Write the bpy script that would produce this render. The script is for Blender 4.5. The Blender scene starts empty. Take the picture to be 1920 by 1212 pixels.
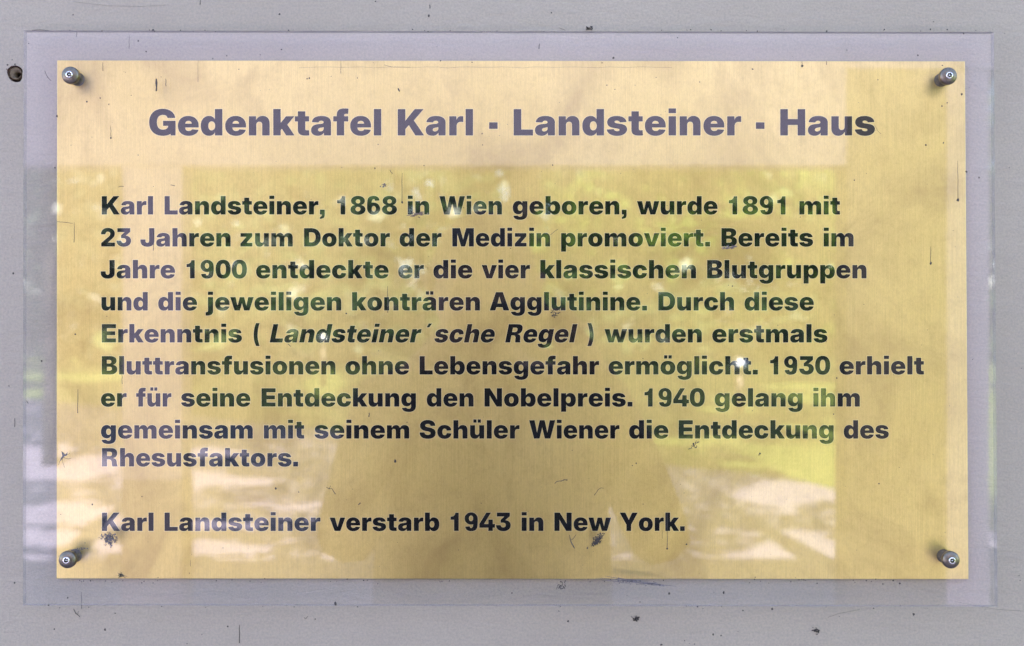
import bpy, bmesh, math, random
import numpy as np
from mathutils import Vector, Matrix
from mathutils.geometry import delaunay_2d_cdt

R = math.radians
scene = bpy.context.scene
COL = scene.collection

# ------------------------------------------------------------------ camera
CAM_Y, CAM_Z, F = -0.753, 1.5, 2127.7          # F: focal length in pixels of a 1920 px wide picture
cam_data = bpy.data.cameras.new('camera')
cam_data.sensor_width = 36.0
cam_data.lens = 36.0 * F / 1920.0
cam_data.clip_start = 0.01
cam_data.clip_end = 500.0
cam_data.dof.use_dof = True
cam_data.dof.focus_distance = 0.7515
cam_data.dof.aperture_fstop = 7.5
cam = bpy.data.objects.new('camera', cam_data)
cam.location = (0.0, CAM_Y, CAM_Z)
cam.rotation_euler = (R(90), 0, 0)
COL.objects.link(cam)
scene.camera = cam

# ------------------------------------------------------------------ sky, sun, exposure
SUN_EL, SUN_AZ = 50.0, 8.0                      # the sun stands behind the wall: the plaque hangs in its shade
world = bpy.data.worlds.new('World')
scene.world = world
world.use_nodes = True
wn = world.node_tree.nodes
bg = wn['Background']
sky = wn.new('ShaderNodeTexSky')
sky.sky_type = 'NISHITA'
sky.sun_disc = False
sky.sun_elevation = R(SUN_EL)
sky.sun_rotation = R(SUN_AZ)
world.node_tree.links.new(sky.outputs[0], bg.inputs[0])
bg.inputs[1].default_value = 0.12
sun_data = bpy.data.lights.new('sun', 'SUN')
sun_data.energy = 5.0
sun_data.angle = R(0.5)
sun_data.color = (1.0, 0.95, 0.87)
sun = bpy.data.objects.new('sun', sun_data)
sun_dir = Vector((math.sin(R(SUN_AZ)) * math.cos(R(SUN_EL)), math.cos(R(SUN_AZ)) * math.cos(R(SUN_EL)), math.sin(R(SUN_EL))))
sun.rotation_euler = sun_dir.to_track_quat('Z', 'Y').to_euler()
sun.location = (0, 6, 12)
COL.objects.link(sun)
scene.view_settings.view_transform = 'Standard'
scene.view_settings.look = 'None'
scene.view_settings.gamma = 1.0
scene.view_settings.exposure = 3.35
scene.cycles.max_bounces = 10
scene.cycles.transparent_max_bounces = 16
scene.cycles.glossy_bounces = 6
scene.cycles.use_denoising = True
scene.cycles.denoiser = 'OPENIMAGEDENOISE'
scene.cycles.denoising_input_passes = 'RGB_ALBEDO_NORMAL'
scene.cycles.sample_clamp_indirect = 20.0


# ------------------------------------------------------------------ helpers
def P(px, py, t):
    """point of the plane t metres in front of the wall that the photograph shows at (px, py)"""
    d = -CAM_Y - t
    return Vector(((px - 960.0) * d / F, -t, CAM_Z - (py - 606.0) * d / F))


def tag(o, label=None, cat=None, group=None, kind=None):
    if label: o['label'] = label
    if cat: o['category'] = cat
    if group: o['group'] = group
    if kind: o['kind'] = kind
    return o


def empty(name, loc, label, cat, group=None):
    o = bpy.data.objects.new(name, None)
    o.empty_display_size = 0.05
    o.location = loc
    COL.objects.link(o)
    return tag(o, label, cat, group)


def link(name, verts, faces, mat, parent=None, smooth=False):
    m = bpy.data.meshes.new(name)
    m.from_pydata([tuple(v) for v in verts], [], faces)
    m.update()
    if mat: m.materials.append(mat)
    if smooth:
        m.polygons.foreach_set('use_smooth', [True] * len(m.polygons))
    o = bpy.data.objects.new(name, m)
    COL.objects.link(o)
    if parent:
        o.parent = parent
        o.matrix_parent_inverse = Matrix.Translation(-parent.location) if parent.parent is None else Matrix()
    return o


class MB:
    def __init__(self): self.v, self.f = [], []
    def add(self, vs, fs):
        b = len(self.v); self.v += [Vector(v) for v in vs]; self.f += [[b + i for i in f] for f in fs]
    def box(self, a, b):
        (x0, y0, z0), (x1, y1, z1) = a, b
        self.add([(x0, y0, z0), (x1, y0, z0), (x1, y1, z0), (x0, y1, z0), (x0, y0, z1), (x1, y0, z1), (x1, y1, z1), (x0, y1, z1)],
                 [(0, 3, 2, 1), (4, 5, 6, 7), (0, 1, 5, 4), (1, 2, 6, 5), (2, 3, 7, 6), (3, 0, 4, 7)])
    def quad_prism(self, pts, d):
        """pts: four corners seen from the camera, clockwise from top left; d: thickness towards the wall"""
        p = [Vector(q) for q in pts]; n = [q + Vector((0, d, 0)) for q in p]
        self.add(p + n, [(3, 2, 1, 0), (4, 5, 6, 7), (0, 1, 5, 4), (1, 2, 6, 5), (2, 3, 7, 6), (3, 0, 4, 7)])
    def lathe(self, c, prof, n=40):
        """prof: (radius, offset towards the camera); rings round the y axis through c"""
        b = len(self.v)
        for r, h in prof:
            for i in range(n):
                a = 2 * math.pi * i / n
                self.v.append(Vector((c[0] + r * math.cos(a), c[1] - h, c[2] + r * math.sin(a))))
        for k in range(len(prof) - 1):
            for i in range(n):
                j = (i + 1) % n
                self.f.append([b + k * n + i, b + k * n + j, b + (k + 1) * n + j, b + (k + 1) * n + i])
        return b
    def tube(self, pts, rad, n=5):
        pts = [Vector(p) for p in pts]; b = len(self.v)
        for k, p in enumerate(pts):
            t = (pts[min(k + 1, len(pts) - 1)] - pts[max(k - 1, 0)])
            t = t.normalized() if t.length > 1e-9 else Vector((0, 0, 1))
            u = t.cross(Vector((0, 1, 0)) if abs(t.y) < .9 else Vector((1, 0, 0))).normalized(); w = t.cross(u)
            r = rad[k] if isinstance(rad, (list, tuple)) else rad
            for i in range(n):
                a = 2 * math.pi * i / n
                self.v.append(p + u * (r * math.cos(a)) + w * (r * math.sin(a)))
        for k in range(len(pts) - 1):
            for i in range(n):
                j = (i + 1) % n
                self.f.append([b + k * n + i, b + k * n + j, b + (k + 1) * n + j, b + (k + 1) * n + i])
        self.f.append([b + i for i in range(n)][::-1]); self.f.append([b + (len(pts) - 1) * n + i for i in range(n)])
    def build(self, name, mat, parent=None, smooth=False):
        return link(name, self.v, self.f, mat, parent, smooth)


class NT:
    """small node helper"""
    def __init__(self, name):
        self.m = bpy.data.materials.new(name); self.m.use_nodes = True
        self.t = self.m.node_tree; self.t.nodes.clear()
        self.out = self.n('ShaderNodeOutputMaterial')
    def n(self, typ, **kw):
        nd = self.t.nodes.new(typ)
        for k, v in kw.items():
            if k.startswith('i_'):
                key = k[2:]; key = int(key) if key.isdigit() else key.replace('_', ' ')
                if isinstance(v, bpy.types.NodeSocket): self.t.links.new(v, nd.inputs[key])
                else: nd.inputs[key].default_value = v
            else: setattr(nd, k, v)
        return nd
    def l(self, a, b): self.t.links.new(a, b)
    def pos(self, scale=(1, 1, 1)):
        g = self.n('ShaderNodeNewGeometry')
        mp = self.n('ShaderNodeMapping', i_Scale=scale); self.l(g.outputs['Position'], mp.inputs['Vector'])
        return mp.outputs[0]
    def noise(self, vec, scale, detail=4, rough=.55, dist=0.0):
        return self.n('ShaderNodeTexNoise', i_Vector=vec, i_Scale=scale, i_Detail=detail, i_Roughness=rough, i_Distortion=dist).outputs[0]
    def ramp(self, fac, stops):
        r = self.n('ShaderNodeValToRGB', i_Fac=fac); e = r.color_ramp.elements
        while len(e) > len(stops): e.remove(e[-1])
        while len(e) < len(stops): e.new(.5)
        for k, (p, c) in enumerate(stops):
            e[k].position = p; e[k].color = (c, c, c, 1) if isinstance(c, (int, float)) else (*c, 1)
        return r.outputs[0]
    def mix(self, fac, a, b, blend='MIX'):
        m = self.n('ShaderNodeMix', data_type='RGBA', blend_type=blend)
        for key, v in ((0, fac), (6, a), (7, b)):
            if isinstance(v, bpy.types.NodeSocket): self.l(v, m.inputs[key])
            else: m.inputs[key].default_value = v if key == 0 else ((*v, 1) if len(v) == 3 else v)
        return m.outputs[2]
    def math(self, op, a, b=0.0):
        m = self.n('ShaderNodeMath', operation=op)
        for k, v in enumerate((a, b)):
            if isinstance(v, bpy.types.NodeSocket): self.l(v, m.inputs[k])
            else: m.inputs[k].default_value = v
        return m.outputs[0]
    def bump(self, h, strength, dist):
        return self.n('ShaderNodeBump', i_Height=h, i_Strength=strength, i_Distance=dist).outputs[0]
    def pbr(self, **kw):
        p = self.n('ShaderNodeBsdfPrincipled', **kw); self.l(p.outputs[0], self.out.inputs[0]); return p


def plain(name, col, rough=.6, metal=0.0, vary=.25, scale=40, spec=.5):
    k = NT(name)
    f = k.noise(k.pos(), scale, 5)
    c = k.mix(k.ramp(f, [(.3, 0.0), (.7, 1.0)]), tuple(v * (1 - vary) for v in col), tuple(min(1, v * (1 + vary)) for v in col))
    k.pbr(i_Base_Color=c, i_Roughness=rough, i_Metallic=metal, i_Specular_IOR_Level=spec)
    return k.m


PAINT = (.112, .099, .150)
# ------------------------------------------------------------------ materials
def mat_wall():
    k = NT('grey_wall_paint')
    big = k.noise(k.pos(), 5, 5, .6)
    mid = k.noise(k.pos((1, 1, 2.6)), 38, 5, .6, .6)
    grain = k.noise(k.pos(), 620, 4, .75)
    c = k.mix(k.ramp(big, [(.3, 0.0), (.72, 1.0)]), (.302, .258, .204), (.345, .298, .237))
    c = k.mix(k.math('MULTIPLY', k.ramp(mid, [(.52, 0.0), (.8, 1.0)]), .22), c, (.23, .205, .18))
    c = k.mix(k.math('MULTIPLY', k.ramp(grain, [(.36, 1.0), (.62, 0.0)]), .5), c, (.19, .17, .155))
    h = k.math('ADD', k.math('MULTIPLY', mid, 1.0), k.math('MULTIPLY', grain, .22))
    k.pbr(i_Base_Color=c, i_Roughness=.62, i_Normal=k.bump(h, .6, .0011), i_Specular_IOR_Level=.35)
    return k.m


def mat_brass():
    k = NT('brushed_brass')
    brush = k.noise(k.pos((1, 1, .010)), 2300, 3, .65)
    brush2 = k.noise(k.pos((1, 1, .02)), 420, 2, .5)
    big = k.noise(k.pos(), 7.5, 5, .55, .4)
    blot = k.noise(k.pos((1, 1, .8)), 13, 5, .6, .9)
    fine = k.noise(k.pos(), 140, 5, .65)
    c = k.mix(k.ramp(big, [(.3, 0.0), (.7, 1.0)]), BRASS_A, BRASS_B)
    c = k.mix(k.math('MULTIPLY', k.ramp(blot, [(.48, 0.0), (.66, 1.0)]), .5), c, TARNISH)
    c = k.mix(k.math('MULTIPLY', k.ramp(fine, [(.48, 0.0), (.72, 1.0)]), .22), c, TARNISH)
    c = k.mix(k.math('MULTIPLY', k.ramp(brush, [(.36, 1.0), (.58, 0.0)]), .25), c, tuple(v * .55 for v in BRASS_A))
    grit = k.noise(k.pos((1, 1, .45)), 1100, 2, .7)
    c = k.mix(k.math('MULTIPLY', k.ramp(grit, [(.34, 1.0), (.55, 0.0)]), .16), c, TARNISH)
    rg = k.math('ADD', k.math('MULTIPLY', brush, .10), k.math('MULTIPLY', blot, .08))
    rg = k.math('ADD', rg, BRASS_ROUGH)
    h = k.math('ADD', brush, k.math('MULTIPLY', brush2, .7))
    tg = k.n('ShaderNodeCombineXYZ', i_0=0.0, i_1=0.0, i_2=1.0)
    k.pbr(i_Base_Color=c, i_Roughness=rg, i_Metallic=1.0, i_Anisotropic=.55, i_Tangent=tg.outputs[0], i_Normal=k.bump(h, .09, .00004))
    return k.m


BRASS_A, BRASS_B, TARNISH, BRASS_ROUGH = (.685, .528, .180), (.77, .605, .240), (.39, .27, .095), .30


def mat_pane():
    """clear acrylic: light passes straight through, each face mirrors a few percent, a film of dust"""
    k = NT('clear_acrylic')
    g = k.n('ShaderNodeNewGeometry')
    dp = k.n('ShaderNodeVectorMath', operation='DOT_PRODUCT'); k.l(g.outputs['Incoming'], dp.inputs[0]); k.l(g.outputs['Normal'], dp.inputs[1])
    ac = k.math('ABSOLUTE', dp.outputs['Value'])
    sch = k.math('POWER', k.math('SUBTRACT', 1.0, ac), 5.0)
    fr = k.math('ADD', k.math('MULTIPLY', sch, 1 - PANE_F0), PANE_F0)
    tr = k.n('ShaderNodeBsdfTransparent', i_Color=(.985, .985, .985, 1))
    gl = k.n('ShaderNodeBsdfGlossy', i_Roughness=0.0, i_Color=(.97, .96, 1.0, 1))
    mx = k.n('ShaderNodeMixShader', i_0=fr, i_1=tr.outputs[0], i_2=gl.outputs[0])
    dust = k.noise(k.pos(), 9, 6, .7, .5)
    df = k.n('ShaderNodeBsdfDiffuse', i_Color=(.62, .58, .66, 1))
    f2 = k.math('MULTIPLY', k.ramp(dust, [(.35, .25), (.75, 1.0)]), PANE_DUST)
    m2 = k.n('ShaderNodeMixShader', i_0=f2, i_1=mx.outputs[0], i_2=df.outputs[0])
    k.l(m2.outputs[0], k.out.inputs[0])
    return k.m


PANE_F0, PANE_DUST = .044, .003


def mat_edge(name='sawn_acrylic_edge', col=(.30, .30, .33), lo=.12, hi=.38):
    k = NT(name)
    tr = k.n('ShaderNodeBsdfTransparent', i_Color=(.9, .9, .92, 1))
    df = k.n('ShaderNodeBsdfPrincipled', i_Base_Color=(*col, 1), i_Roughness=.35)
    f = k.ramp(k.noise(k.pos(), 60, 4), [(.3, lo), (.7, hi)])
    mx = k.n('ShaderNodeMixShader', i_0=f, i_1=tr.outputs[0], i_2=df.outputs[0])
    k.l(mx.outputs[0], k.out.inputs[0])
    return k.m


def mat_leaf(name, a, b, trans):
    k = NT(name)
    f = k.noise(k.pos(), 1.3, 3)
    f2 = k.noise(k.pos(), 9, 2)
    c = k.mix(k.ramp(k.math('MULTIPLY', k.math('ADD', f, f2), .5), [(.35, 0.0), (.65, 1.0)]), a, b)
    df = k.n('ShaderNodeBsdfDiffuse', i_Color=c)
    tl = k.n('ShaderNodeBsdfTranslucent', i_Color=c)
    gl = k.n('ShaderNodeBsdfGlossy', i_Roughness=.35, i_Color=(.6, .6, .6, 1))
    m1 = k.n('ShaderNodeMixShader', i_0=trans, i_1=df.outputs[0], i_2=tl.outputs[0])
    m2 = k.n('ShaderNodeMixShader', i_0=.05, i_1=m1.outputs[0], i_2=gl.outputs[0])
    k.l(m2.outputs[0], k.out.inputs[0])
    return k.m


M_WALL, M_BRASS, M_PANE, M_EDGE = mat_wall(), mat_brass(), mat_pane(), mat_edge()
M_INK = plain('black_enamel', (.006, .006, .0065), .5, 0, .2, 200, .05)
M_STEEL = plain('dull_steel', (.155, .130, .105), .42, 1.0, .2, 900)
M_SPACER = plain('dark_spacer_tube', (.05, .046, .05), .6, 0, .2, 900)
M_RIM = plain('bright_steel', (.6, .6, .6), .18, 1.0, .1, 900)
M_DARK = plain('dark_recess', (.012, .011, .012), .7, 0, .2, 300)
M_PLUG = plain('old_wall_plug', (.12, .09, .055), .8, 0, .35, 700)
M_PLASTER = plain('broken_plaster', (.15, .09, .075), .95, 0, .4, 900)
M_DIRT = plain('dry_dirt', (.045, .038, .034), .9, 0, .4, 500)
M_GREYDIRT = plain('grey_fluff', (.11, .10, .11), .95, 0, .4, 500)
M_STAIN = plain('pale_tan_dirt', (.14, .10, .08), .9, 0, .3, 300)

# ------------------------------------------------------------------ the wall, with the drilled hole
T_PLATE, T_PANE_B, T_PANE_F = 0.0030, 0.0076, 0.0126
rng = random.Random(5)


def house_wall():
    hc = P(27.5, 137, 0)
    ring = []
    for i in range(44):
        a = 2 * math.pi * i / 44
        r = .0050 * (1 + .05 * math.sin(3 * a + .5) + .06 * rng.uniform(-1, 1))
        r *= 1 + .32 * max(0, math.cos(a + R(58))) ** 6          # broken lip, lower right
        ring.append(Vector((hc.x + r * math.cos(a), hc.z + r * math.sin(a))))
    X0, X1, Z0, Z1, D = -7.0, 7.0, 0.0, 3.1, .32
    outer = [Vector(p) for p in ((X0, Z0), (X1, Z0), (X1, Z1), (X0, Z1))]
    vs = outer + ring
    es = [(i, (i + 1) % 4) for i in range(4)] + [(4 + i, 4 + (i + 1) % 44) for i in range(44)]
    v, e, f, *_ = delaunay_2d_cdt(vs, es, [], 0, 1e-7)
    faces = []
    for t in f:
        c = Vector((sum(v[i].x for i in t) / 3, sum(v[i].y for i in t) / 3))
        rr = [(p - Vector((hc.x, hc.z))).length for p in (v[i] for i in t)]
        if all(r < .0075 for r in rr) and (c - Vector((hc.x, hc.z))).length < .0075: continue
        a, b, c3 = (v[i] for i in t)
        if (b - a).cross(c3 - a) < 0: t = t[::-1]
        faces.append(list(t))
    mb = MB()
    mb.add([(p.x, 0, p.y) for p in v], faces)
    mb.add([(X0, 0, Z0), (X1, 0, Z0), (X1, D, Z0), (X0, D, Z0), (X0, 0, Z1), (X1, 0, Z1), (X1, D, Z1), (X0, D, Z1)],
           [(0, 3, 2, 1), (4, 5, 6, 7), (1, 2, 6, 5), (2, 3, 7, 6), (3, 0, 4, 7)])
    wall = mb.build('house_wall', M_WALL)
    tag(wall, 'smooth grey painted house wall behind the plaque, specked with dirt', 'wall')
    # the raw sides and bottom of the hole
    mb = MB(); n = 44; b = [Vector((p.x, 0.0004, p.y)) for p in ring]; q = [Vector((hc.x + (p.x - hc.x) * .86, .011, hc.z + (p.y - hc.z) * .86)) for p in ring]
    mb.add(b + q, [(i, (i + 1) % n, n + (i + 1) % n, n + i) for i in range(n)] + [[n + i for i in range(n)]])
    h = mb.build('drill_hole', M_PLASTER, wall)
    # the plug left in it
    pc = (hc.x - .0003, .0008, hc.z + .0002)
    mb = MB()
    ox, oz = .0017, -.0011                                        # its opening sits low on the right
    nn = 28
    prof = []
    for k, (ro, y, s) in enumerate(((.0045, .006, 0), (.0044, .0012, 0), (.0036, .0004, .15), (.0023, .0010, 1), (.0020, .0075, 1))):
        for i in range(nn):
            a = 2 * math.pi * i / nn
            mb.v.append(Vector((pc[0] + ox * s + ro * math.cos(a) * (1 + .05 * math.sin(5 * a + k)), pc[1] + y, pc[2] + oz * s + ro * math.sin(a))))
    for k in range(4):
        for i in range(nn):
            j = (i + 1) % nn; mb.f.append([k * nn + i, k * nn + j, (k + 1) * nn + j, (k + 1) * nn + i])
    plug = mb.build('wall_plug', M_PLUG, None, True)
    tag(plug, 'brown plug sunk in the drilled hole left of the acrylic pane', 'wall plug')
    mb = MB(); mb.lathe((pc[0] + ox, pc[1] + .007, pc[2] + oz), [(.0021, 0), (.00001, 0)], 20)
    mb.build('plug_opening', M_DARK, plug)
    plug.data.transform(Matrix()); return wall


WALL = house_wall()

# ------------------------------------------------------------------ the plaque
PLAQUE = empty('memorial_plaque', P(960, 600, 0), 'brass memorial plaque with black German lettering under a screwed clear pane', 'plaque')
mb = MB()
mb.quad_prism([P(107, 113.3, T_PLATE), P(1809.5, 115.2, T_PLATE), P(1816, 1086.5, T_PLATE), P(106, 1085.3, T_PLATE)], .0022)
PLATE = mb.build('brass_plate', M_BRASS, PLAQUE)
bv = PLATE.modifiers.new('edge', 'BEVEL'); bv.width = .0003; bv.segments = 2

pane_px = [(44.2, 57.2), (1863.5, 60.2), (1870.5, 1138), (42.8, 1135.5)]
mb = MB()
q = [P(x, y, T_PANE_F) for x, y in pane_px]
mb.quad_prism(q, T_PANE_F - T_PANE_B)
PANE = mb.build('acrylic_pane', M_PANE, PLAQUE)
PANE.data.materials.append(M_EDGE)
PANE.data.materials.append(mat_edge('dark_acrylic_edge', (.10, .095, .09), .5, .85))  # the upper edge face is darker than the others
for p in PANE.data.polygons:
    if abs(p.normal.y) < .5: p.material_index = 2 if p.normal.z > .5 else 1

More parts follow.
